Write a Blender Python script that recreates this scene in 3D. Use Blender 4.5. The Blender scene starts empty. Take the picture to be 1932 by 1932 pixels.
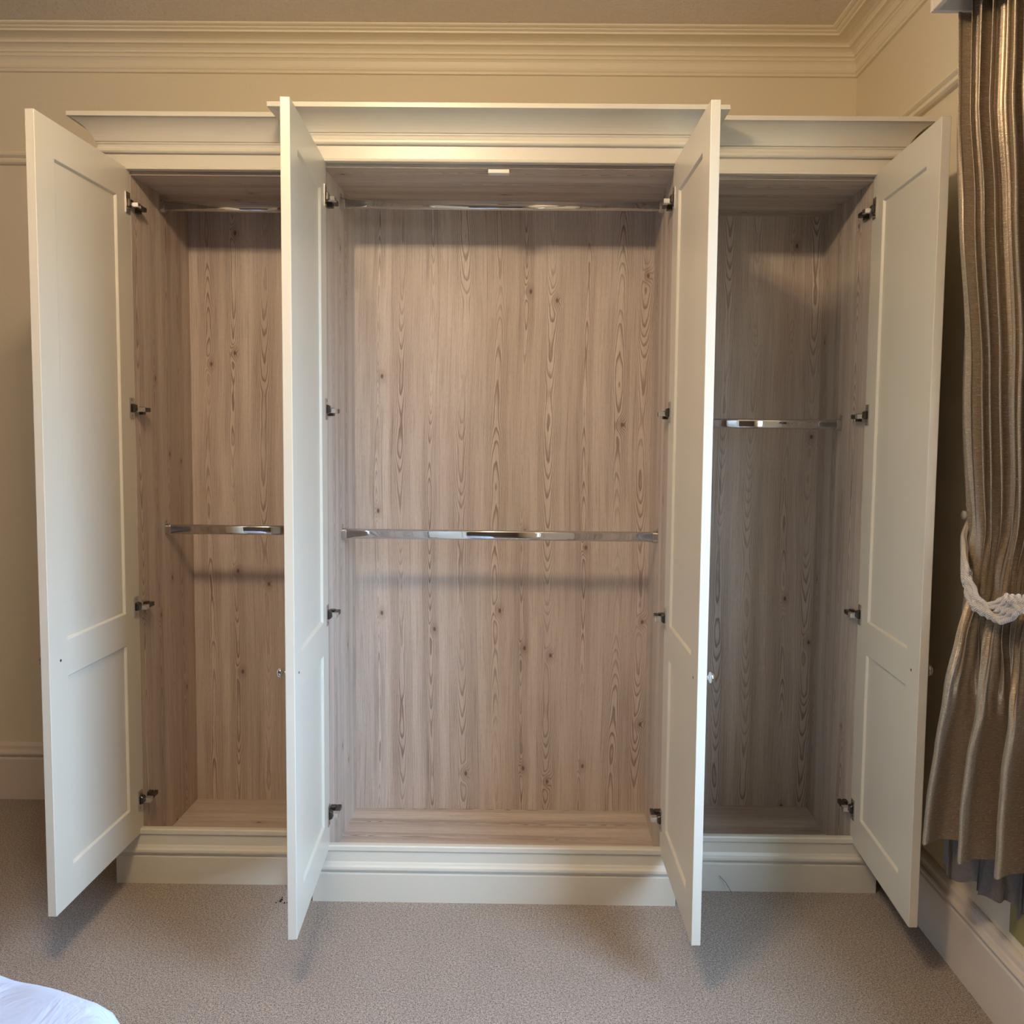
import bpy, bmesh, math, random
from mathutils import Vector, Matrix
random.seed(7)
S = bpy.context.scene
COL = S.collection
pi = math.pi

# ------------------------------------------------------------------ camera
cam_d = bpy.data.cameras.new('camera')
cam = bpy.data.objects.new('camera', cam_d); COL.objects.link(cam); S.camera = cam
YAW, PITCH, ROLL, FPX = 0.0080, -0.0706, 0.0099, 1678.26
_x = Vector((math.cos(YAW), math.sin(YAW), 0)); _y = Vector((-math.sin(YAW), math.cos(YAW), 0)); _z = Vector((0, 0, 1))
_F = _y*math.cos(PITCH) + _z*math.sin(PITCH); _U = -_y*math.sin(PITCH) + _z*math.cos(PITCH)
_R = _x*math.cos(ROLL) + _U*math.sin(ROLL); _U = -_x*math.sin(ROLL) + _U*math.cos(ROLL)
M = Matrix((_R, _U, -_F)).transposed().to_4x4(); M.translation = Vector((0.1071, -2.511, 1.3609))
cam.matrix_world = M
cam_d.sensor_fit = 'HORIZONTAL'; cam_d.sensor_width = 36; cam_d.lens = FPX/1932*36
cam_d.shift_x = -29.74/1932; cam_d.shift_y = -31.54/1932
cam_d.clip_start = 0.02

# ------------------------------------------------------------------ world, lights, exposure
S.view_settings.view_transform = 'Standard'; S.view_settings.look = 'None'
S.view_settings.gamma = 1; S.view_settings.use_curve_mapping = False
S.view_settings.exposure = 0.24
W = bpy.data.worlds.new('sky'); S.world = W; W.use_nodes = True
wn = W.node_tree.nodes; wl = W.node_tree.links; wn.clear()
wo = wn.new('ShaderNodeOutputWorld'); wb = wn.new('ShaderNodeBackground')
# bright hazy sky above, dull garden below the horizon
tcw = wn.new('ShaderNodeTexCoord'); sw = wn.new('ShaderNodeSeparateXYZ'); mr = wn.new('ShaderNodeMapRange'); mxw = wn.new('ShaderNodeMix'); mxw.data_type = 'RGBA'
mr.inputs[1].default_value = -0.06; mr.inputs[2].default_value = 0.12
wl.new(tcw.outputs['Generated'], sw.inputs[0]); wl.new(sw.outputs[2], mr.inputs[0]); wl.new(mr.outputs[0], mxw.inputs[0])
mxw.inputs[6].default_value = (0.10, 0.11, 0.09, 1); mxw.inputs[7].default_value = (0.46, 0.68, 1.0, 1)
wl.new(mxw.outputs[2], wb.inputs[0]); wb.inputs[1].default_value = 27.0
wl.new(wb.outputs[0], wo.inputs[0])

XR, YW = 1.207, 0.67           # right wall, back wall
XL, YF = -3.3, -5.2           # left wall, wall behind the camera
ZC = 2.714                     # ceiling
WIN = (-2.02, -0.93, 0.62, 2.22)   # window opening y0,y1,z0,z1
pl = bpy.data.lights.new('window_portal', 'AREA'); pl.shape = 'RECTANGLE'; pl.size = WIN[3]-WIN[2]; pl.size_y = WIN[1]-WIN[0]
pl.cycles.is_portal = True
po = bpy.data.objects.new('window_portal', pl); COL.objects.link(po)
po.location = (XR+0.13, (WIN[0]+WIN[1])/2, (WIN[2]+WIN[3])/2); po.rotation_euler = (0, pi/2, 0)

LAMP = Vector((-0.39, -1.56, 2.60)); LAMP_W = 11.5; LAMP_COL = (1.0, 0.76, 0.51)

# ------------------------------------------------------------------ node helpers
def srgb(r, g, b):
    f = lambda c: (c/255/12.92) if c/255 <= 0.04045 else ((c/255+0.055)/1.055)**2.4
    return (f(r), f(g), f(b), 1)

class NT:
    def __init__(s, tree): s.t = tree; s.n = tree.nodes; s.l = tree.links
    def node(s, kind, **kw):
        nd = s.n.new(kind)
        for k, v in kw.items(): setattr(nd, k, v)
        return nd
    def put(s, sock, v):
        if isinstance(v, (int, float)): sock.default_value = v
        elif isinstance(v, (tuple, list)): sock.default_value = v
        else: s.l.new(v, sock)
    def m(s, op, a, b=0.0, c=0.0, clamp=False):
        nd = s.node('ShaderNodeMath', operation=op, use_clamp=clamp)
        s.put(nd.inputs[0], a); s.put(nd.inputs[1], b); s.put(nd.inputs[2], c)
        return nd.outputs[0]
    def add(s, a, b): return s.m('ADD', a, b)
    def sub(s, a, b): return s.m('SUBTRACT', a, b)
    def mul(s, a, b): return s.m('MULTIPLY', a, b)
    def vec(s, x, y, z):
        nd = s.node('ShaderNodeCombineXYZ'); s.put(nd.inputs[0], x); s.put(nd.inputs[1], y); s.put(nd.inputs[2], z)
        return nd.outputs[0]
    def noise(s, v, scale, detail=2.0, rough=0.5, dist=0.0):
        nd = s.node('ShaderNodeTexNoise'); s.put(nd.inputs['Vector'], v)
        nd.inputs['Scale'].default_value = scale; nd.inputs['Detail'].default_value = detail
        nd.inputs['Roughness'].default_value = rough; nd.inputs['Distortion'].default_value = dist
        return nd.outputs[0]
    def ramp(s, v, lo, hi, a=0.0, b=1.0, smooth=True):
        nd = s.node('ShaderNodeMapRange'); nd.interpolation_type = 'SMOOTHSTEP' if smooth else 'LINEAR'
        s.put(nd.inputs[0], v); s.put(nd.inputs[1], lo); s.put(nd.inputs[2], hi); s.put(nd.inputs[3], a); s.put(nd.inputs[4], b)
        return nd.outputs[0]
    def mix(s, f, a, b):
        nd = s.node('ShaderNodeMix', data_type='RGBA'); s.put(nd.inputs[0], f); s.put(nd.inputs[6], a); s.put(nd.inputs[7], b)
        return nd.outputs[2]
    def bump(s, h, strength, dist, normal=None):
        nd = s.node('ShaderNodeBump'); s.put(nd.inputs['Height'], h)
        nd.inputs['Strength'].default_value = strength; nd.inputs['Distance'].default_value = dist
        if normal: s.l.new(normal, nd.inputs['Normal'])
        return nd.outputs[0]

def newmat(name):
    m = bpy.data.materials.new(name); m.use_nodes = True
    n = m.node_tree.nodes; b = n['Principled BSDF']
    return m, NT(m.node_tree), b

def simple(name, col, rough=0.5, metal=0.0, bumpscale=0, bumpd=0.0, spec=None):
    m, t, b = newmat(name)
    b.inputs['Base Color'].default_value = col; b.inputs['Roughness'].default_value = rough; b.inputs['Metallic'].default_value = metal
    if spec is not None: b.inputs['Specular IOR Level'].default_value = spec
    if bumpscale:
        tc = t.node('ShaderNodeTexCoord').outputs['Object']
        h = t.noise(tc, bumpscale, 3)
        t.l.new(t.bump(h, 1.0, bumpd), b.inputs['Normal'])
    return m

M_paint = simple('wardrobe_paint', srgb(218, 212, 195), 0.32, bumpscale=260, bumpd=0.00012)
M_wall = simple('wall_paint', srgb(230, 218, 192), 0.75, bumpscale=120, bumpd=0.0004)
M_wall2 = simple('low_bounce_wall', srgb(112, 98, 86), 0.8)  # unseen left and front walls, darkened to cut the light bouncing back
M_trim = simple('trim_paint', srgb(236, 225, 202), 0.45, bumpscale=90, bumpd=0.0003)
M_skirt = simple('skirting_paint', srgb(222, 210, 195), 0.4, bumpscale=90, bumpd=0.0002)
M_chrome = simple('chrome', (0.78, 0.78, 0.78, 1), 0.06, 1.0)
M_nickel = simple('nickel', (0.62, 0.60, 0.57, 1), 0.22, 1.0)
M_dark = simple('dark_metal', (0.10, 0.09, 0.08, 1), 0.35, 0.9)
M_whiteplastic = simple('white_plastic', srgb(225, 222, 210), 0.4)
M_black = simple('black_void', (0.01, 0.01, 0.01, 1), 0.9)
M_olive = simple('olive_paint', srgb(150, 138, 88), 0.7)
M_lining = simple('white_lining', srgb(225, 225, 232), 0.85)
M_thread = simple('dark_thread', (0.02, 0.018, 0.015, 1), 0.8)
M_brass = simple('brass', (0.75, 0.56, 0.27, 1), 0.25, 1.0)

# ceiling: lightly textured lining paper
M_ceil, t, b = newmat('ceiling_paint'); b.inputs['Base Color'].default_value = srgb(236, 226, 214); b.inputs['Roughness'].default_value = 0.8
tc = t.node('ShaderNodeTexCoord').outputs['Object']
h = t.add(t.ramp(t.noise(tc, 75, 3, 0.55), 0.42, 0.62), t.mul(t.noise(tc, 260, 2), 0.35))
t.l.new(t.bump(h, 1.0, 0.0016), b.inputs['Normal'])

# carpet
M_carpet, t, b = newmat('carpet'); b.inputs['Roughness'].default_value = 0.95
b.inputs['Sheen Weight'].default_value = 0.25; b.inputs['Sheen Roughness'].default_value = 0.6
tc = t.node('ShaderNodeTexCoord').outputs['Object']
n1 = t.noise(tc, 380, 2, 0.65); n2 = t.noise(tc, 170, 2, 0.6); n3 = t.noise(tc, 7, 3, 0.55)
v = t.add(t.mul(n1, 0.7), t.mul(n2, 0.3))
c = t.mix(t.ramp(v, 0.38, 0.62, smooth=False), srgb(54, 40, 30), srgb(224, 204, 182))
c = t.mix(t.ramp(n3, 0.3, 0.7), c, t.mix(0.12, c, srgb(120, 100, 82)))
t.l.new(c, b.inputs['Base Color'])
t.l.new(t.bump(v, 1.0, 0.008), b.inputs['Normal'])

# laminate board: printed larch, pale with streaks, cathedral grain and knots.  across/along = which object axes
def wood(name, across, along, seed=0.0):
    m, t, b = newmat(name)
    tc = t.node('ShaderNodeTexCoord').outputs['Object']
    sp = t.node('ShaderNodeSeparateXYZ'); t.l.new(tc, sp.inputs[0])
    third = 3-across-along
    a = t.add(t.add(sp.outputs[across], t.mul(sp.outputs[third], 0.9)), 5.0+seed); z = t.add(sp.outputs[along], seed*3.1)
    P = 0.098
    warpa = t.mul(t.sub(t.noise(t.vec(t.mul(a, 2.0), t.mul(z, 1.3), seed), 1.0, 1), 0.5), 0.035)
    a2 = t.add(a, warpa)
    cell = t.m('FLOOR', t.m('DIVIDE', a2, P))
    wn_ = t.node('ShaderNodeTexWhiteNoise', noise_dimensions='1D'); t.l.new(t.add(cell, seed*7.0), wn_.inputs['W'])
    rnd = wn_.outputs['Value']
    wn2 = t.node('ShaderNodeTexWhiteNoise', noise_dimensions='1D'); t.l.new(t.add(cell, 91.3+seed), wn2.inputs['W'])
    rnd2 = wn2.outputs['Value']
    frac = t.sub(t.m('DIVIDE', a2, P), cell)                         # 0..1 in the cell
    ctr = t.add(0.32, t.mul(rnd, 0.36))
    off = t.mul(t.sub(frac, ctr), P)                                  # metres from the streak's middle
    # knots: one row per streak, at random heights
    kz = t.add(t.mul(z, 2.6), t.mul(rnd2, 17.0))
    kc = t.m('FLOOR', kz)
    wk = t.node('ShaderNodeTexWhiteNoise', noise_dimensions='2D'); t.l.new(t.vec(cell, kc, 0), wk.inputs['Vector'])
    kh = wk.outputs['Value']
    kdz = t.m('DIVIDE', t.sub(t.sub(kz, kc), t.add(0.25, t.mul(kh, 0.5))), 2.6)
    wk2 = t.node('ShaderNodeTexWhiteNoise', noise_dimensions='2D'); t.l.new(t.vec(cell, kc, 5.5), wk2.inputs['Vector'])
    kon = t.m('GREATER_THAN', wk2.outputs['Value'], 0.62)
    kx = t.sub(off, t.mul(t.sub(kh, 0.5), 0.030))
    kd2 = t.add(t.mul(t.mul(kx, kx), 1.0), t.mul(t.mul(kdz, kdz), 0.35))
    kd = t.m('SQRT', kd2)
    kinf = t.mul(kon, t.m('EXPONENT', t.mul(kd2, -4500.0)))
    # cathedral field: parabola across, slow noise along
    hw = t.add(0.013, t.mul(rnd2, 0.022))
    q = t.m('DIVIDE', off, hw)
    q2 = t.mul(q, q)
    zn = t.noise(t.vec(t.mul(cell, 3.7), t.mul(z, 2.4), seed), 1.0, 2, 0.45)
    zw = t.mul(t.sub(t.noise(t.vec(t.mul(a, 40), t.mul(z, 9), seed), 1.0, 2), 0.5), 1.3)
    sgn = t.sub(t.mul(rnd, 2.0), 1.0)
    field = t.add(t.add(t.mul(q2, 5.5), t.mul(zn, 11.0)), t.add(t.mul(z, t.add(t.mul(t.m('SIGN', sgn), 5.0), t.mul(sgn, 7.0))), zw))
    field = t.add(field, t.mul(kinf, 3.6))
    fr = t.m('FRACT', field)
    line = t.mul(t.ramp(fr, 0.45, 0.86), t.ramp(fr, 0.90, 1.0, 1.0, 0.0))
    env = t.ramp(q2, 0.8, 2.4, 1.0, 0.0)
    var = t.ramp(t.noise(t.vec(t.mul(cell, 9.1), t.mul(z, 1.6), seed+2), 1.0, 1), 0.34, 0.62, 0.25, 1.0)
    line = t.mul(t.mul(line, env), var)
    # straight fine grain between the cathedrals
    straight = t.noise(t.vec(t.mul(a2, 420), t.mul(z, 5.5), seed), 1.0, 3, 0.6)
    sl = t.ramp(straight, 0.47, 0.68)
    mid = t.noise(t.vec(t.mul(a2, 95), t.mul(z, 1.2), seed+3), 1.0, 2, 0.55)
    sl2 = t.mul(t.ramp(mid, 0.56, 0.72), t.ramp(t.noise(t.vec(t.mul(a2, 900), t.mul(z, 2), 1), 1.0, 1), 0.45, 0.62))
    tone = t.noise(t.vec(t.mul(a, 16), t.mul(z, 0.7), seed+1), 1.0, 3, 0.55)
    base = t.mix(t.ramp(tone, 0.3, 0.7), srgb(200, 187, 172), srgb(222, 210, 195))
    wt = t.node('ShaderNodeTexWhiteNoise', noise_dimensions='1D'); t.l.new(t.add(cell, 33.0), wt.inputs['W'])
    base = t.mix(t.mul(wt.outputs['Value'], 0.35), base, srgb(196, 176, 163))
    fib = t.noise(t.vec(t.mul(a2, 1500), t.mul(z, 60), seed), 1.0, 2, 0.6)
    base = t.mix(t.ramp(fib, 0.45, 0.7, 0.0, 0.30), base, srgb(140, 118, 105))
    base = t.mix(t.mul(sl, 0.40), base, srgb(146, 120, 106))
    base = t.mix(t.mul(sl2, 0.6), base, srgb(124, 96, 80))
    base = t.mix(t.mul(line, 0.68), base, srgb(112, 82, 66))
    kr = t.mul(kon, t.ramp(kd, 0.0025, 0.0062, 1.0, 0.0))
    khalo = t.mul(kon, t.ramp(kd, 0.004, 0.022, 0.28, 0.0))
    base = t.mix(khalo, base, srgb(126, 88, 70))
    ring = t.mul(t.m('SINE', t.mul(kd, 2600.0)), 0.5)
    base = t.mix(t.mul(kr, 0.85), base, t.mix(t.add(ring, 0.5), srgb(62, 44, 36), srgb(132, 104, 84)))
    t.l.new(base, b.inputs['Base Color'])
    b.inputs['Roughness'].default_value = 0.42
    b.inputs['Specular IOR Level'].default_value = 0.35
    hh = t.add(t.mul(line, -1.0), t.mul(sl, -0.3))
    t.l.new(t.bump(hh, 0.6, 0.0006), b.inputs['Normal'])
    return m
M_wood_back = wood('laminate_upright', 0, 2, 0.0)
M_wood_side = wood('laminate_side', 1, 2, 1.37)
M_wood_flat = wood('laminate_flat', 1, 0, 2.61)

# slubby raw silk curtain
M_silk, t, b = newmat('raw_silk')
uv = t.node('ShaderNodeTexCoord').outputs['UV']
sp = t.node('ShaderNodeSeparateXYZ'); t.l.new(uv, sp.inputs[0])
U_, V_ = sp.outputs[0], sp.outputs[1]
fine = t.noise(t.vec(t.mul(U_, 900), t.mul(V_, 900), 0), 1.0, 2, 0.6)
weft = t.noise(t.vec(t.mul(U_, 90), t.mul(V_, 700), 0), 1.0, 3, 0.65)
slub = t.ramp(t.noise(t.vec(t.mul(U_, 190), t.mul(V_, 800), 3), 1.0, 2, 0.5), 0.62, 0.68)
c = t.mix(t.ramp(weft, 0.30, 0.70), srgb(166, 150, 128), srgb(190, 174, 150))
c = t.mix(t.mul(t.ramp(fine, 0.4, 0.7), 0.35), c, srgb(84, 70, 58))
c = t.mix(t.mul(slub, 0.8), c, srgb(226, 214, 192))
t.l.new(c, b.inputs['Base Color'])
b.inputs['Metallic'].default_value = 0.6; b.inputs['Roughness'].default_value = 0.34
b.inputs['Sheen Weight'].default_value = 0.15
hh = t.add(t.mul(weft, 0.8), t.add(t.mul(slub, 1.0), t.mul(fine, 0.4)))
t.l.new(t.bump(hh, 0.6, 0.0008), b.inputs['Normal'])

# twisted cord of the tieback
M_cord, t, b = newmat('twisted_cord')
uv = t.node('ShaderNodeTexCoord').outputs['UV']
sp = t.node('ShaderNodeSeparateXYZ'); t.l.new(uv, sp.inputs[0])
tw = t.m('FRACT', t.add(sp.outputs[0], t.mul(sp.outputs[1], 5.0)))
tri = t.m('ABSOLUTE', t.sub(tw, 0.5))
c = t.mix(t.ramp(tri, 0.36, 0.5), srgb(232, 222, 212), srgb(120, 98, 84))
t.l.new(c, b.inputs['Base Color']); b.inputs['Roughness'].default_value = 0.45; b.inputs['Sheen Weight'].default_value = 0.3
t.l.new(t.bump(t.mul(tri, -1.0), 1.0, 0.003), b.inputs['Normal'])

# bedding
M_duvet, t, b = newmat('white_cotton'); b.inputs['Base Color'].default_value = srgb(170, 186, 218); b.inputs['Roughness'].default_value = 0.8
b.inputs['Sheen Weight'].default_value = 0.2
tc = t.node('ShaderNodeTexCoord').outputs['Object']
t.l.new(t.bump(t.noise(tc, 9, 4, 0.6, 0.6), 0.7, 0.015), b.inputs['Normal'])

M_glass, t, b = newmat('window_glass')
for nd in list(t.n):
    if nd.type != 'OUTPUT_MATERIAL': t.n.remove(nd)
out = [n for n in t.n if n.type == 'OUTPUT_MATERIAL'][0]
gl = t.node('ShaderNodeBsdfGlossy'); gl.inputs['Roughness'].default_value = 0.0
tr = t.node('ShaderNodeBsdfTransparent'); mx = t.node('ShaderNodeMixShader'); mx.inputs[0].default_value = 0.06
t.l.new(tr.outputs[0], mx.inputs[1]); t.l.new(gl.outputs[0], mx.inputs[2]); t.l.new(mx.outputs[0], out.inputs[0])

M_bulb, t, b = newmat('bulb_glow')
b.inputs['Base Color'].default_value = (1, 0.9, 0.75, 1)
b.inputs['Emission Color'].default_value = LAMP_COL + (1,); b.inputs['Emission Strength'].default_value = 30

# ------------------------------------------------------------------ mesh helpers
def obj(name, bm, mat, parent=None, smooth=False, bevel=0.0, seg=2):
    bmesh.ops.recalc_face_normals(bm, faces=bm.faces)
    me = bpy.data.meshes.new(name); bm.to_mesh(me); bm.free()
    if smooth:
        for p in me.polygons: p.use_smooth = True
    o = bpy.data.objects.new(name, me); COL.objects.link(o)
    if mat: me.materials.append(mat)
    if parent: o.parent = parent
    if bevel:
        md = o.modifiers.new('bevel', 'BEVEL'); md.width = bevel; md.segments = seg; md.limit_method = 'ANGLE'; md.angle_limit = 0.6
        md.harden_normals = False
    return o
def tag(o, label=None, cat=None, group=None, kind=None):
    if label: o['label'] = label
    if cat: o['category'] = cat
    if group: o['group'] = group
    if kind: o['kind'] = kind
    return o
def empty(name, loc=(0, 0, 0)):
    o = bpy.data.objects.new(name, None); COL.objects.link(o); o.location = loc; o.empty_display_size = 0.1
    return o
def local(o, root):      # vertices are written in world coordinates; keep them there under a placed Empty
    o.matrix_parent_inverse = Matrix.Translation(root.location).inverted(); return o
def box(bm, x0, x1, y0, y1, z0, z1):
    v = [bm.verts.new(p) for p in ((x0,y0,z0),(x1,y0,z0),(x1,y1,z0),(x0,y1,z0),(x0,y0,z1),(x1,y0,z1),(x1,y1,z1),(x0,y1,z1))]
    for f in ((0,3,2,1),(4,5,6,7),(0,1,5,4),(1,2,6,5),(2,3,7,6),(3,0,4,7)): bm.faces.new([v[i] for i in f])
def boxes(*bs):
    bm = bmesh.new()
    for b_ in bs: box(bm, *b_)
    return bm
def sweep(bm, prof, path, closed=False, back=None, capends=True):
    """prof: list of (d, z) with d measured to the LEFT of the path direction; mitred corners."""
    n = len(path); rings = []
    P = [Vector((p[0], p[1])) for p in path]
    for i in range(n):
        def nrm(a, b_):
            d = (b_-a).normalized(); return Vector((-d.y, d.x))
        ns = []
        if closed or i > 0: ns.append(nrm(P[i-1], P[i]))
        if closed or i < n-1: ns.append(nrm(P[i], P[(i+1) % n]))
        if len(ns) == 2:
            m_ = (ns[0]+ns[1]); m_ = m_/max(1e-6, m_.dot(ns[0]))
        else: m_ = ns[0]
        rings.append([bm.verts.new((P[i].x+m_.x*d, P[i].y+m_.y*d, z)) for d, z in prof])
    k = len(prof)
    for i in range(n if closed else n-1):
        A, B = rings[i], rings[(i+1) % n]
        for j in range(k-1): bm.faces.new((A[j], B[j], B[j+1], A[j+1]))
        if back: bm.faces.new((A[k-1], B[k-1], B[0], A[0]))
    if not closed and capends and back:
        bm.faces.new(rings[0]); bm.faces.new(rings[-1][::-1])
def lathe(bm, prof, origin, axis, seg=24):
    """prof (r, h) revolved about axis from origin."""
    ax = Vector(axis).normalized(); a = ax.orthogonal().normalized(); b_ = ax.cross(a); O = Vector(origin)
    rings = []
    for r, h_ in prof:
        if r < 1e-6: rings.append([bm.verts.new(O+ax*h_)])
        else: rings.append([bm.verts.new(O+ax*h_+(a*math.cos(2*pi*i/seg)+b_*math.sin(2*pi*i/seg))*r) for i in range(seg)])
    for A, B in zip(rings, rings[1:]):
        for i in range(seg):
            j = (i+1) % seg
            if len(A) == 1 and len(B) == 1: continue
            if len(A) == 1: bm.faces.new((A[0], B[i], B[j]))
            elif len(B) == 1: bm.faces.new((A[i], A[j], B[0]))
            else: bm.faces.new((A[i], A[j], B[j], B[i]))
def tube(bm, pts, r, seg=10, uvrep=None):
    """round tube along pts with parallel-transport frames; uvrep = metres per u repeat."""
    P = [Vector(p) for p in pts]; n = len(P)
    rr = r if isinstance(r, (list, tuple)) else [r]*n
    T = [(P[min(i+1, n-1)]-P[max(i-1, 0)]).normalized() for i in range(n)]
    a = T[0].orthogonal().normalized(); rings = []; L = [0.0]
    for i in range(n):
        if i: a = (a - T[i]*a.dot(T[i])).normalized(); L.append(L[-1]+(P[i]-P[i-1]).length)
        b_ = T[i].cross(a)
        rings.append([bm.verts.new(P[i]+(a*math.cos(2*pi*k/seg)+b_*math.sin(2*pi*k/seg))*rr[i]) for k in range(seg)])
    uvl = bm.loops.layers.uv.verify() if uvrep else None
    for i in range(n-1):
        for k in range(seg):
            j = (k+1) % seg
            f = bm.faces.new((rings[i][k], rings[i][j], rings[i+1][j], rings[i+1][k]))
            if uvrep:
                for lp, (uu, vv) in zip(f.loops, ((L[i], k), (L[i], k+1), (L[i+1], k+1), (L[i+1], k))): lp[uvl].uv = (uu/uvrep, vv/seg)
    bm.faces.new(rings[0][::-1]); bm.faces.new(rings[-1])

# ================================================================== THE ROOM
def struct(name, bm, mat, parent=None, **kw):
    o = obj(name, bm, mat, parent, **kw)
    if not parent: o['kind'] = 'structure'
    return o
WT = 0.16
struct('floor', boxes((XL-WT, XR+WT, YF-WT, YW+WT, -0.12, 0.0)), M_carpet)
struct('ceiling', boxes((XL-WT, XR+WT, YF-WT, YW+WT, ZC, ZC+0.12)), M_ceil)
struct('wall_back', boxes((XL-WT, XR+WT, YW, YW+WT, 0, ZC)), M_wall)
struct('wall_left', boxes((XL-WT, XL, YF, YW, 0, ZC)), M_wall2)
struct('wall_front', boxes((XL-WT, XR+WT, YF-WT, YF, 0, ZC)), M_wall2)
w = WIN
struct('wall_right', boxes((XR, XR+WT, w[1], YW, 0, ZC), (XR, XR+WT, YF, w[0], 0, ZC),
                           (XR, XR+WT, w[0], w[1], 0, w[2]), (XR, XR+WT, w[0], w[1], w[3], ZC)), M_wall)
# window in the right wall (beyond the frame, behind the curtain)
fr = struct('window_1', boxes((XR+0.07, XR+0.12, w[0], w[0]+0.06, w[2], w[3]), (XR+0.07, XR+0.12, w[1]-0.06, w[1], w[2], w[3]),
                              (XR+0.07, XR+0.12, w[0], w[1], w[2], w[2]+0.06), (XR+0.07, XR+0.12, w[0], w[1], w[3]-0.06, w[3]),
                              (XR+0.075, XR+0.115, w[0], w[1], 1.52, 1.565)), M_skirt, bevel=0.003)
for k, (z0, z1) in enumerate(((w[2]+0.05, 1.525), (1.56, w[3]-0.05))):
    p_ = obj('pane', boxes((XR+0.093, XR+0.097, w[0]+0.05, w[1]-0.05, z0, z1)), M_glass, fr)
obj('window_sill', boxes((XR-0.06, XR+0.07, w[0]-0.05, w[1]+0.05, w[2]-0.03, w[2])), M_skirt, fr, bevel=0.006)

loop_ = [(XL, YF), (XR, YF), (XR, YW), (XL, YW)]      # anticlockwise: left of travel = into the room
# plaster cornice where walls meet the ceiling
CP = [(0, 2.594), (.009, 2.596), (.010, 2.602), (.006, 2.605), (.011, 2.609), (.011, 2.613), (.006, 2.616), (.0065, 2.625), (.009, 2.636),
      (.014, 2.643), (.018, 2.645), (.018, 2.650), (.013, 2.653), (.016, 2.656), (.021, 2.658), (.021, 2.664), (.026, 2.671), (.036, 2.677),
      (.047, 2.679), (.047, 2.685), (.053, 2.690), (.066, 2.6935), (.085, 2.695), (.100, 2.694), (.101, 2.700), (.108, 2.7015), (.113, 2.704),
      (.113, 2.7065), (.119, 2.7065), (.127, 2.709), (.130, 2.712), (.130, ZC+0.005), (0, ZC+0.005)]
bm = bmesh.new(); sweep(bm, CP, loop_, closed=True, back=True)
struct('trim_1', bm, M_trim, bevel=0.0008, seg=1)
# picture rail (stops at the pelmet on the right wall)
RP = [(-.002, 2.277), (.012, 2.279), (.019, 2.284), (.020, 2.291), (.013, 2.295), (.013, 2.299), (.019, 2.302), (.024, 2.307), (.024, 2.310),
      (.016, 2.3135), (.008, 2.317), (.005, 2.328), (-.002, 2.332)]
bm = bmesh.new(); sweep(bm, RP, [(XR, -0.60), (XR, YW), (XL, YW), (XL, YF)], back=True)
struct('trim_2', bm, M_trim, bevel=0.0006, seg=1)
# skirting boards
BP = [(-.002, -.01), (.020, -.01), (.020, .150), (.016, .155), (.016, .160), (.024, .166), (.026, .172), (.024, .178), (.018, .181), (.015, .186), (.014, .198), (.009, .205), (.004, .209), (-.002, .209)]
bm = bmesh.new(); sweep(bm, BP, [(XR, YF), (XR, YW)], back=True); struct('baseboard_right', bm, M_skirt, bevel=0.0008, seg=1)
bm = bmesh.new(); sweep(bm, BP, [(XR-.02, YW), (XL, YW)], back=True); struct('baseboard_back', bm, M_skirt, bevel=0.0008, seg=1)
bm = bmesh.new(); sweep(bm, BP, [(XL, YW-.02), (XL, YF)], back=True); struct('baseboard_left', bm, M_skirt, bevel=0.0008, seg=1)

# ================================================================== THE WARDROBE
T = 0.022      # door thickness
ZT = 2.101     # door top / underside of frieze lip
ZB = 0.151     # door bottom

def oval_rail(bm, x0, x1, y, z, ry=0.0078, rz=0.0155, seg=10):
    # stadium section: flat cheeks front and back, round top and bottom
    sec = [(ry*math.cos(pi*k/seg), (rz-ry)+ry*math.sin(pi*k/seg)) for k in range(seg+1)]
    sec += [(-ry*math.cos(pi*k/seg), -(rz-ry)-ry*math.sin(pi*k/seg)) for k in range(seg+1)]
    rings = [[bm.verts.new((x, y+a, z+b_)) for a, b_ in sec] for x in (x0, x1)]
    n = len(sec)
    for i in range(n):
        j = (i+1) % n; bm.faces.new((rings[0][i], rings[0][j], rings[1][j], rings[1][i]))
    bm.faces.new(rings[0][::-1]); bm.faces.new(rings[1])

def rail(root, x0, x1, y, z):
    bm = bmesh.new(); oval_rail(bm, x0+.002, x1-.002, y, z)
    r = local(obj('hanging_rail', bm, M_chrome, root, smooth=True), root)
    me = r.data
    for s_, xe in ((1, x0), (-1, x1)):
        bm = bmesh.new()
        oval_rail(bm, xe, xe+s_*.016, y, z-.001, .0115, .0185)
        box(bm, min(xe, xe+s_*.0025), max(xe, xe+s_*.0025), y-.010, y+.010, z-.010, z+.029)
        lathe(bm, [(0, 0), (.0035, 0), (.0035, .002), (0, .003)], (xe+s_*.0025, y, z+.024), (s_, 0, 0), 10)
        b_ = obj('rail_bracket', bm, M_nickel, r, bevel=0.0012); b_['label'] = 'metal end bracket of the rail'
    return r

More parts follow.
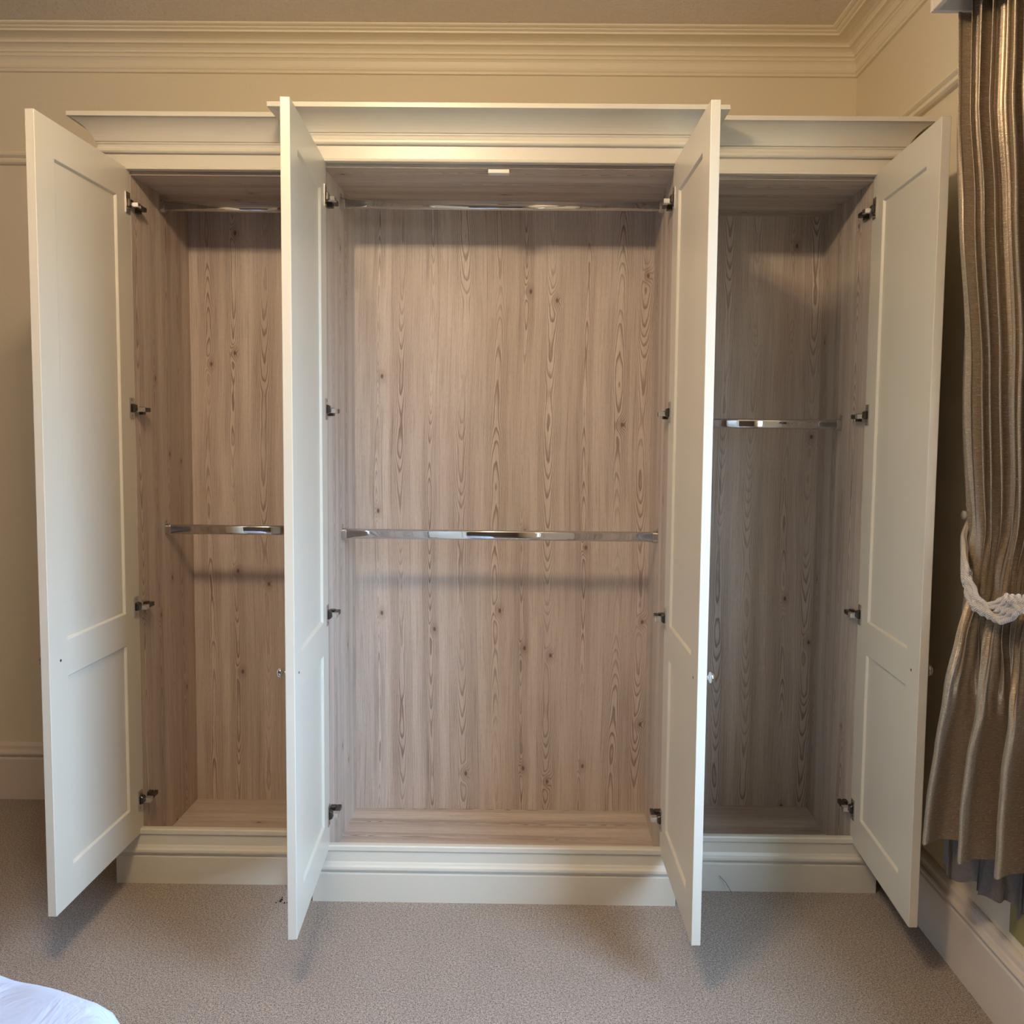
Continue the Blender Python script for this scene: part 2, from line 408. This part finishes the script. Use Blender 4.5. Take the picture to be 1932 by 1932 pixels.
def door(root, side, hx, hy, wid, ang, zb, zt, label):
    """side -1: hinged on its left, inner face looks right. s runs from the hinge to the free edge, t outwards."""
    d = Vector((side*math.sin(ang), -math.cos(ang), 0)); n = Vector((side*math.cos(ang), math.sin(ang), 0))
    H = Vector((hx, hy, 0))
    P = lambda s, t_, z: H + d*s + n*t_ + Vector((0, 0, z))
    ss = [0, .084, wid-.084, wid]; zz = [zb, .246, .736, .829, 2.011, zt]
    bm = bmesh.new()
    cache = {}
    def V(s, t_, z):
        k = (round(s, 5), round(t_, 5), round(z, 5))
        if k not in cache: cache[k] = bm.verts.new(P(s, t_, z))
        return cache[k]
    holes = {(1, 1), (1, 3)}
    for t_ in (0, T):
        for i in range(3):
            for j in range(5):
                if (i, j) in holes: continue
                bm.faces.new((V(ss[i], t_, zz[j]), V(ss[i+1], t_, zz[j]), V(ss[i+1], t_, zz[j+1]), V(ss[i], t_, zz[j+1])))
    for j in range(5):
        for s_ in (ss[0], ss[3]): bm.faces.new((V(s_, 0, zz[j]), V(s_, T, zz[j]), V(s_, T, zz[j+1]), V(s_, 0, zz[j+1])))
    for i in range(3):
        for z_ in (zz[0], zz[5]): bm.faces.new((V(ss[i], 0, z_), V(ss[i+1], 0, z_), V(ss[i+1], T, z_), V(ss[i], T, z_)))
    G = .0045                                                        # small chamfer round each sunk panel
    for i, j in holes:
        a0, a1, b0, b1 = ss[i], ss[i+1], zz[j], zz[j+1]
        outer = [(a0, b0), (a1, b0), (a1, b1), (a0, b1)]; inner = [(a0+G, b0+G), (a1-G, b0+G), (a1-G, b1-G), (a0+G, b1-G)]
        for k in range(4):
            l = (k+1) % 4
            for t0, t1 in ((0, .0065), (T, T-.0065)):
                bm.faces.new((V(outer[k][0], t0, outer[k][1]), V(outer[l][0], t0, outer[l][1]), V(inner[l][0], t1, inner[l][1]), V(inner[k][0], t1, inner[k][1])))
            bm.faces.new((V(inner[k][0], .0065, inner[k][1]), V(inner[l][0], .0065, inner[l][1]), V(inner[l][0], T-.0065, inner[l][1]), V(inner[k][0], T-.0065, inner[k][1])))
    D = local(obj('door', bm, M_paint, root, bevel=0.0014, seg=2), root); D['label'] = label
    for z0, z1 in ((zz[1], zz[2]), (zz[3], zz[4])):
        bm = bmesh.new()
        c = [P(s, t_, z) for t_ in (.0066, T-.0066) for s, z in ((ss[1]+G-.0005, z0+G-.0005), (ss[2]-G+.0005, z0+G-.0005), (ss[2]-G+.0005, z1-G+.0005), (ss[1]+G-.0005, z1-G+.0005))]
        v = [bm.verts.new(q) for q in c]
        for f in ((0, 1, 2, 3), (4, 7, 6, 5), (0, 4, 5, 1), (1, 5, 6, 2), (2, 6, 7, 3), (3, 7, 4, 0)): bm.faces.new([v[i] for i in f])
        obj('panel', bm, M_paint, D)
    # cup hinges
    def pbox(bm, s0, s1, t0, t1, z0, z1, taper=0):
        c = [P(s, t_, z) for t_, tp in ((t0, taper), (t1, 0)) for s, z in ((s0, z0+tp), (s1, z0+tp), (s1, z1-tp), (s0, z1-tp))]
        v = [bm.verts.new(q) for q in c]
        for f in ((0, 1, 2, 3), (4, 7, 6, 5), (0, 4, 5, 1), (1, 5, 6, 2), (2, 6, 7, 3), (3, 7, 4, 0)): bm.faces.new([v[i] for i in f])
    for hz in (2.003, 1.420, .838, .253):
        bm = bmesh.new()
        pbox(bm, .008, .034, -.0030, .0004, hz-.030, hz+.030)                       # flange on the door
        for dz in (-.0235, .0235): lathe(bm, [(0, 0), (.004, 0), (.0038, .001), (0, .0016)], P(.021, -.0030, hz+dz), -n, 10)
        hg = obj('hinge', bm, M_nickel, D, bevel=0.0008, seg=1)
        bm = bmesh.new()
        pbox(bm, .006, .026, -.0115, -.0030, hz-.013, hz+.013, .004)               # cup body
        # arm going round onto the cabinet side, running back along the board
        aZ = hz-.004
        c0 = Vector((side*.0, 0, 0))
        xi = hx - side*(-.0)                                                        # hinge line
        x_in = hx - side*.024; x_w = hx + side*.004
        box(bm, min(x_in, hx - side*.012), max(x_in, hx - side*.012), hy+.004, hy+.052, aZ-.0065, aZ+.0065)
        box(bm, min(hx-side*.012, x_w+side*.012), max(hx-side*.012, x_w+side*.012), hy+.026, hy+.046, aZ-.014, aZ+.009)
        ob = obj('hinge_arm', bm, M_dark, D, bevel=0.0015, seg=1)
        bm = bmesh.new()
        box(bm, min(hx-side*.006, hx-side*.028), max(hx-side*.006, hx-side*.028), hy-.016, hy+.006, aZ-.0065, aZ+.0065)
        ob = obj('hinge_link', bm, M_chrome, D, bevel=0.001, seg=1)
    # mushroom knob on the outer face and its screw head inside
    bm = bmesh.new()
    lathe(bm, [(0, 0), (.0085, 0), (.0085, .0025), (.0048, .004), (.0045, .012), (.0065, .0145), (.0125, .0165), (.0142, .0195), (.0135, .0235), (.0095, .0275), (.004, .0295), (0, .030)],
          P(wid-.050, T, .784), n, 28)
    k_ = obj('knob', bm, M_chrome, D, smooth=True); k_['label'] = 'polished chrome mushroom knob'
    bm = bmesh.new(); lathe(bm, [(0, 0), (.0028, 0), (.0034, .0007), (0, .0009)], P(wid-.050, 0, .784), -n, 12)
    obj('screw', bm, M_dark, D)
    return D

# cornice profile of the wardrobe: (projection, z)
def wcornice(B, zt):
    base = [(0, 2.139), (.010, 2.140), (.013, 2.144), (.013, 2.150), (.009, 2.155), (.010, 2.161), (.0135, 2.1645), (.0135, 2.1665), (.010, 2.1670), (.010, 2.1682), (.014, 2.1690)]
    x0_, z0_, z1_ = .014, 2.1690, zt-.0128
    cove = [(x0_+(B-.004-x0_)*(.5*(1-math.cos(a*pi/16))+.5*a/8), z0_+(z1_-z0_)*(.5*math.sin(a*pi/16)+.5*a/8)) for a in range(1, 9)]
    return base + cove + [(B, z1_), (B, zt), (0, zt)]

def unit(label, x0, x1, yf, xi0, xi1, zfl, returns, rails_, body_x, YB):
    """x0/x1: opening edges at the doors; xi0/xi1: inner faces of the side boards; body_x: outside of the body."""
    root = empty('wardrobe', ((body_x[0]+body_x[1])/2, YW-.05, 0)); tag(root, label, 'wardrobe', 'painted wardrobe units standing side by side')
    L = lambda o: local(o, root)
    b0, b1 = body_x; yb = YB+.010
    for xa, xb in ((xi0-.018, xi0), (xi1, xi1+.018)): L(obj('side_panel', boxes((xa, xb, yf, yb, .04, ZT-.001)), M_wood_side, root, bevel=.0006, seg=1))
    L(obj('back_panel', boxes((xi0, xi1, YB, YB+.009, .04, ZT-.001)), M_wood_back, root))
    L(obj('floor_panel', boxes((xi0, xi1, yf+.001, YB, zfl-.018, zfl)), M_wood_flat, root))
    L(obj('top_panel', boxes((xi0, xi1, yf+.001, YB, 2.086, 2.100)), M_wood_flat, root))
    # painted outside: end boards
    for xa, xb in ((b0, xi0-.0185), (xi1+.0185, b1)):
        if xb-xa > .004: L(obj('end_panel', boxes((xa, xb, yf-.020, YW-.06, .0, ZT+.02)), M_paint, root, bevel=.001))
    for xa, xb in ((xi0-.0185, x0-.001), (x1+.001, xi1+.0185)):
        if xb-xa > .002: L(obj('stile', boxes((xa, xb, yf-.020, yf-.0004, ZB-.02, ZT+.02)), M_paint, root, bevel=.001))
    # frieze with its bead, cornice with returns
    F = [(-.018, 2.0955), (.004, 2.0955), (.0048, 2.0985), (.004, 2.1022), (0, 2.1030), (0, 2.139), (-.018, 2.139)]
    yfr = yf-.022
    pa = []
    if returns[0]: pa.append((b0, YW-.07 if returns[0] == 1 else returns[0]))
    pa += [(b0, yfr), (b1, yfr)]
    if returns[1]: pa.append((b1, YW-.07 if returns[1] == 1 else returns[1]))
    path = pa[::-1]       # left of travel = outwards
    bm = bmesh.new(); sweep(bm, F, path, back=True); L(obj('frieze', bm, M_paint, root, bevel=.0008, seg=1))
    bm = bmesh.new(); sweep(bm, [(-.018, 2.139)]+(wcornice(.090, 2.2225) if yf == 0 else wcornice(.068, 2.2335))+[(-.018, 2.2225)], path, back=True)
    L(obj('cornice', bm, M_paint, root, bevel=.0005, seg=1))
    L(obj('top_board', boxes((b0+.002, b1-.002, yfr+.002, YW-.07, 2.205, 2.222)), M_paint, root))
    # plinth / skirting moulding
    Q = [(-.018, -.004), (.006, -.004), (.006, .0825), (.002, .0850), (.002, .0905), (.0085, .0925), (.0105, .098), (.0095, .1045), (.004, .109), (.0015, .1135), (-.001, .117), (-.003, .1475),
         (.001, .1485), (.002, .151), (.0015, .162), (-.001, .1655), (-.018, .1655)]
    bm = bmesh.new(); sweep(bm, Q, path, back=True); L(obj('plinth', bm, M_paint, root, bevel=.0006, seg=1))
    for y_, z_ in rails_: rail(root, xi0, xi1, y_, z_).matrix_parent_inverse = Matrix.Translation(root.location).inverted()
    return root

uc = unit('tall central wardrobe unit, deeper than its neighbours, with two open doors and two rails', -.480, .480, 0.0, -.485, .485, .090,
          (.10, .10), ((.205, 1.045), (.205, 2.039)), (-.519, .519), .41)
ul = unit('left-hand wardrobe unit with one open door, a rail at the top and one halfway down', -1.0634, -.580, .0885, -1.0632, -.560, .069,
          (1, 0), ((.293, 1.043), (.293, 2.049)), (-1.130, -.521), .515)
ur = unit('right-hand wardrobe unit with one open door and a single rail, nearest the curtain', .580, 1.0636, .0885, .560, 1.0634, .069,
          (0, 1), ((.293, 1.395),), (.521, 1.130), .515)
door(ul, -1, -1.0634, .0885, .4838, .0079, ZB, ZT, 'open panelled door hinged on the left of the unit')
door(uc, -1, -.480, 0, .480, -.0673, ZB, ZT, 'open panelled door hinged on the left of the unit')
door(uc, 1, .480, 0, .480, .0181, ZB, ZT, 'open panelled door hinged on the right of the unit')
door(ur, 1, 1.0636, .0885, .4766, -.0491, ZB, ZT, 'open panelled door hinged on the right of the unit')
ds = local(obj('door_stop', boxes((-.031, .027, -.004, .022, 2.073, 2.0835)), M_whiteplastic, uc, bevel=.001), uc)
ds['label'] = 'small white door stop under the frieze'

# ================================================================== CURTAIN, PELMET, TIEBACK
# pelmet box above the window
pel = empty('pelmet', (1.10, -1.55, 2.29)); tag(pel, 'white boxed pelmet on the right wall above the curtain', 'pelmet')
local(obj('fascia', boxes((.955, .967, -2.70, -.512, 2.278, 2.50)), M_skirt, pel, bevel=.002), pel)
local(obj('end_board', boxes((.955, XR, -.512, -.500, 2.278, 2.50)), M_skirt, pel, bevel=.002), pel)
local(obj('end_board', boxes((.955, XR, -2.712, -2.70, 2.278, 2.50)), M_skirt, pel, bevel=.002), pel)
local(obj('top_board', boxes((.967, XR, -2.70, -.512, 2.44, 2.46)), M_skirt, pel), pel)

def smooth(a, b_, x):
    x = max(0, min(1, (x-a)/(b_-a))); return x*x*(3-2*x)
def lerp(a, b_, t_): return a+(b_-a)*t_
def interp(tab, z):
    if z >= tab[0][0]: return tab[0][1]
    for (z0, v0), (z1, v1) in zip(tab, tab[1:]):
        if z >= z1:
            f = (z0-z)/(z0-z1); f = f*f*(3-2*f)*0.5+f*0.5
            return v0+(v1-v0)*f
    return tab[-1][1]
# inner (room side) outline of the far end of the curtain at y=-0.5
INX = [(2.35, 1.012), (2.06, 1.018), (1.856, 1.038), (1.507, 1.070), (1.15, 1.094), (1.03, 1.086), (.907, 1.060), (.783, 1.042), (.659, 1.024), (.533, 1.012), (.42, 1.006), (.3, 1.004)]
NEAR = [(2.35, -1.02), (2.0, -1.00), (1.6, -.95), (1.3, -.90), (1.08, -.86), (.9, -.90), (.7, -.95), (.4, -1.02), (.3, -1.03)]     # near end y
PH = [random.uniform(-.35, .35) for _ in range(40)]; AM = [random.uniform(.65, 1.15) for _ in range(40)]
NP = 22
def curtain_pt(s, z):
    """s 0..1 from the wall-side leading edge round the far end and along toward the camera"""
    xin = interp(INX, z); yn = interp(NEAR, z)
    tie = math.exp(-((z-1.04)/.16)**2)
    low = smooth(1.02, .70, z)
    # spine
    if s < .16:
        f = s/.16
        ang = f*pi/2
        rx = (1.175-xin-.028-.010*low); x = 1.175 - rx*math.sin(ang)**1.1; y = -.50 + .085*math.cos(ang) - .0*f
        nx, ny = lerp(-.3, -.74, f), lerp(1, -.67, f)
    else:
        f = (s-.16)/.84
        y = lerp(-.50, yn, f); x = xin+.028+.010*low + .100*min(1, f*1.5)
        x -= tie*.022*math.sin(f*pi)
        nx, ny = -.74, -.67
    l = math.hypot(nx, ny); nx /= l; ny /= l
    # pleats: many narrow above the tie, few broad ones below
    ph = s*NP*2*pi; k = int(s*NP+.5) % 40
    amp_top = .033*(1+.22*math.sin(s*31+.5)+.22*math.sin(s*53))
    pz = ph + .12*math.sin(1.3*z+s*9) + 1.7*math.sin(s*13+.6) + .8*math.sin(s*29)
    sharp = .45*math.sin(pz) + .55*(2*abs(math.cos(pz/2-pi/4))-1)
    d1 = amp_top*sharp*(1-.62*tie) + .004*math.sin(ph*2.3+z*1.5)*(1-tie)
    ph2 = s*6.2*2*pi
    d2 = .056*math.sin(ph2+.9+.6*math.sin(z*2.2)) + .009*math.sin(ph2*2.1+z*2+1) + .0025*math.sin(z*19+s*30)
    d = lerp(d1, d2, low)
    d += .004*math.sin(z*31+s*60)*tie + .0025*math.sin(z*13+s*22)
    tg = -.0085*math.sin(2*pz)*(1-low)*(1-.7*tie) - .005*math.sin(2*(ph2+.9))*low
    return Vector((x+nx*d, y+ny*d+tg, 0))
ZTOP = 2.36
def hem(s):
    # the tie lifts the leading edge: front layers hang higher than those against the wall
    return lerp(.335, .435, smooth(.03, .11, s)) + .065*smooth(.25, 1, s) + .006*math.sin(s*40)
bm = bmesh.new(); NS, NZ = 520, 190
uvl = bm.loops.layers.uv.verify(); grid = []
for j in range(NZ+1):
    row = []
    for i in range(NS+1):
        s = i/NS; z0 = hem(s); z = lerp(ZTOP, z0, j/NZ)
        p_ = curtain_pt(s, z)
        x = min(p_.x, 1.196 if z > .25 else 1.18)
        row.append(bm.verts.new((x, p_.y, z)))
    grid.append(row)
for j in range(NZ):
    for i in range(NS):
        f = bm.faces.new((grid[j][i], grid[j][i+1], grid[j+1][i+1], grid[j+1][i]))
        for lp, (a, c) in zip(f.loops, ((i, j), (i+1, j), (i+1, j+1), (i, j+1))): lp[uvl].uv = (a/NS*1.0, (1-c/NZ)*1.0)
cur = empty('curtain', (1.10, -.75, 0.4)); tag(cur, 'full-length taupe raw silk curtain gathered into a rope tieback on the right wall', 'curtain')
local(obj('drape', bm, M_silk, cur, smooth=True), cur)
# reverse side of the hem, hanging a little lower behind the front folds
bm = bmesh.new(); rows = []
for j in range(24):
    row = []
    for i in range(150):
        f = i/149; g = j/23
        x = lerp(1.085, 1.180, smooth(0, .7, f)) + .012*math.sin(f*27+g*1.5) + .004*math.sin(f*70+g*5)
        y = lerp(-.450, -.80, f) + .010*math.sin(f*41+1)
        zb_ = .338 - .012*f + .006*math.sin(f*33) + .003*math.sin(f*90)
        row.append(bm.verts.new((min(x, 1.190), y, lerp(.62, zb_, g) + .004*math.sin(f*50+g*9)*g)))
    rows.append(row)
for j in range(23):
    for i in range(149): bm.faces.new((rows[j][i], rows[j][i+1], rows[j+1][i+1], rows[j+1][i]))
h_ = local(obj('hem', bm, simple('hem_reverse', srgb(104, 98, 92), .5, bumpscale=60, bumpd=.006), cur, smooth=True), cur); h_['label'] = 'grey reverse of the hem hanging lower behind the front folds'
# white lining hanging behind the silk
bm = bmesh.new(); rows = []
for j in range(40):
    row = []
    for i in range(120):
        s = .20+.80*i/119; z = lerp(ZTOP-.02, hem(s)-.060-.02*math.sin(s*19), j/39)
        p_ = curtain_pt(s, max(z, hem(s))); row.append(bm.verts.new((1.184+.012*math.sin(s*70), lerp(-.50, -1.0, (s-.2)/.8), z)))
    rows.append(row)
for j in range(39):
    for i in range(119): bm.faces.new((rows[j][i], rows[j][i+1], rows[j+1][i+1], rows[j+1][i]))
l_ = local(obj('lining', bm, M_lining, cur, smooth=True), cur); l_['label'] = 'white lining showing below the silk'

# tieback: hook on the wall, cords fanning into a plait
tb = empty('tieback', (1.19, -.30, 1.14)); tag(tb, 'cream twisted rope tieback plaited around the taupe curtain', 'tieback')
spine = [(1.198, -.285, 1.150), (1.150, -.360, 1.118), (1.118, -.430, 1.094), (1.092, -.490, 1.057), (1.082, -.530, 1.032), (1.076, -.570, 1.013), (1.080, -.620, 1.006), (1.078, -.68, 1.006), (1.075, -.75, 1.015), (1.08, -.84, 1.035), (1.12, -.92, 1.07), (1.19, -.93, 1.10)]
def catmull(P, n):
    P = [Vector(p) for p in P]; P = [P[0]*2-P[1]]+P+[P[-1]*2-P[-2]]; out = []
    for i in range(1, len(P)-2):
        for k in range(n):
            u = k/n; a, b_, c, d = P[i-1:i+3]
            out.append(.5*((2*b_)+(c-a)*u+(2*a-5*b_+4*c-d)*u*u+(3*b_-a-3*c+d)*u**3))
    out.append(P[-2]); return out
SP = catmull(spine, 26); NSP = len(SP)
ARC = [0.0]
for i in range(1, NSP): ARC.append(ARC[-1]+(SP[i]-SP[i-1]).length)
for k in range(6):
    pts = []
    for i, p_ in enumerate(SP):
        f = i/(NSP-1)
        tan = (SP[min(i+1, NSP-1)]-SP[max(i-1, 0)]).normalized()
        upv = Vector((0, 0, 1)) - tan*tan.z; upv.normalize(); outv = tan.cross(upv)
        if outv.x > 0: outv = -outv
        fan = smooth(.03, .34, f)*(1-.5*smooth(.85, 1, f))
        br = smooth(.30, .40, f)
        lane = (k-2.5)/2.5
        w_ = .0260*fan+.0035
        cyc = ARC[i]/.150 + k/6.0
        # plait: every cord weaves from edge to edge, over on the way down and under on the way up
        tri = 2*abs(2*((cyc*.5) % 1)-1)-1
        off = lerp(lane, tri, br)*w_
        dirn = math.sin(pi*cyc)
        dep = lerp(0, .0042*max(-1, min(1, dirn*3)) + .0026*math.sin(6*pi*cyc), br)
        pts.append(p_+upv*off+outv*(dep+.004*(1-br)*(k % 2)))
    bm = bmesh.new(); tube(bm, pts, .0056, 10, uvrep=.0046)
    local(obj('cord', bm, M_cord, tb, smooth=True), tb)
hk = bmesh.new(); lathe(hk, [(0, 0), (.012, 0), (.012, .003), (.004, .005), (.004, .02), (.011, .023), (.012, .028), (.006, .032), (0, .033)], (XR, -.285, 1.165), (-1, 0, 0), 20)
hko = tag(obj('wall_hook', hk, M_whiteplastic, smooth=True), 'small white tieback hook on the right wall behind the curtain', 'hook')

# olive painted patch low on the right wall under the window
tag(obj('wall_patch', boxes((XR-.003, XR+.001, -1.9, -.539, .231, .60)), M_olive), 'olive green painted panel low on the right wall beyond the curtain', 'panel')

# ================================================================== BED CORNER
bed = empty('bed', (-1.5, -2.1, 0)); tag(bed, 'bed with a rumpled white duvet, only its rounded corner in view', 'bed')
def slab(x0, x1, y0, y1, z0, z1, r, n=10):
    bm = bmesh.new(); ring = []
    for cx_, cy_, a0 in ((x1-r, y1-r, 0), (x0+r, y1-r, pi/2), (x0+r, y0+r, pi), (x1-r, y0+r, 3*pi/2)):
        for k in range(n+1):
            a = a0+pi/2*k/n; ring.append((cx_+r*math.cos(a), cy_+r*math.sin(a)))
    A = [bm.verts.new((x, y, z0)) for x, y in ring]; B = [bm.verts.new((x, y, z1)) for x, y in ring]
    bm.faces.new(A[::-1]); bm.faces.new(B)
    for i in range(len(A)): j = (i+1) % len(A); bm.faces.new((A[i], A[j], B[j], B[i]))
    return bm
BX0, BX1, BY0, BY1 = -2.34, -.36, -2.66, -1.20
local(obj('bed_base', slab(BX0, BX1, BY0, BY1, .06, .28, .45), M_lining, bed, bevel=.01), bed)
local(obj('mattress', slab(BX0, BX1, BY0, BY1, .281, .44, .45), M_lining, bed, bevel=.02), bed)
for x in (BX0+.2, BX1-.2):
    for y in (BY0+.2, BY1-.2): local(obj('leg', boxes((x-.03, x+.03, y-.03, y+.03, 0, .061)), M_dark, bed), bed)
bm = bmesh.new(); N = 120; rows = []
cx_, cy_, hx_, hy_ = -1.34, -1.92, 1.12, .86
from mathutils import noise as mn
for j in range(N+1):
    row = []
    for i in range(N+1):
        u, v = i/N*2-1, j/N*2-1
        # squircle mapping so the plan has big soft corners
        m_ = max(abs(u), abs(v)); l_ = math.hypot(u, v) or 1
        kx = lerp(u, u*m_/l_, .68); ky = lerp(v, v*m_/l_, .68)
        e = m_
        drop = smooth(.90, 1.0, e)
        x = cx_+kx*hx_; y = cy_+ky*hy_
        zt_ = .550 + .035*mn.noise(Vector((x*2.2, y*2.2, 1))) + .012*mn.noise(Vector((x*9, y*5, 3)))
        z = lerp(zt_, .30, drop**1.6)
        wv = .012*math.sin(math.atan2(v, u)*34)*drop
        row.append(bm.verts.new((x+kx*wv, y+ky*wv, z)))
    rows.append(row)
for j in range(N):
    for i in range(N): bm.faces.new((rows[j][i], rows[j][i+1], rows[j+1][i+1], rows[j+1][i]))
dv = obj('duvet', bm, M_duvet, None, smooth=True); tag(dv, 'rumpled white duvet draped over the bed corner', 'duvet')

# ================================================================== small litter on the carpet
bm = bmesh.new(); tube(bm, [(.668, .055, .050), (.676, .052, .043), (.686, .050, .033), (.694, .046, .020), (.702, .040, .006)], .0007, 6)
tag(obj('loose_thread', bm, M_thread), 'dark loose thread leaning against the right plinth', 'thread')
bm = bmesh.new()
for k in range(7):
    x, y = -.612+random.uniform(-.02, .02), -.03+random.uniform(-.02, .02)
    bmesh.ops.create_icosphere(bm, subdivisions=1, radius=random.uniform(.002, .004), matrix=Matrix.Translation((x, y, .003)))
tag(obj('fluff', bm, M_thread), 'bits of dark fluff on the carpet beside the central plinth', 'fluff', kind='stuff')

# ================================================================== CEILING LIGHT (above and behind the view)
cl = empty('ceiling_light', (LAMP.x, LAMP.y, ZC)); tag(cl, 'flush brass ceiling light with five small warm bulbs', 'ceiling light')
bm = bmesh.new(); lathe(bm, [(0, 0), (.075, 0), (.075, .010), (.060, .020), (.02, .028), (0, .030)], (LAMP.x, LAMP.y, ZC), (0, 0, -1), 32)
local(obj('rose', bm, M_brass, cl, smooth=True), cl)
for k in range(5):
    a = 2*pi*k/5+.35; ca, sa = math.cos(a), math.sin(a); R_ = .13
    bm = bmesh.new(); tube(bm, [(LAMP.x+ca*r, LAMP.y+sa*r, z) for r, z in ((.03, ZC-.02), (.08, ZC-.024), (R_-.01, ZC-.030), (R_, ZC-.050), (R_, ZC-.086))], .005, 8)
    local(obj('arm', bm, M_brass, cl, smooth=True), cl)
    bp = Vector((LAMP.x+ca*R_, LAMP.y+sa*R_, ZC-.100))
    bm = bmesh.new(); bmesh.ops.create_uvsphere(bm, u_segments=16, v_segments=10, radius=.015, matrix=Matrix.Translation(bp))
    local(obj('bulb', bm, M_bulb, cl, smooth=True), cl)
    ld = bpy.data.lights.new('bulb_light', 'POINT'); ld.energy = LAMP_W; ld.color = LAMP_COL; ld.shadow_soft_size = .018
    lo = bpy.data.objects.new('bulb_light', ld); COL.objects.link(lo); lo.location = bp+Vector((0, 0, -.036))
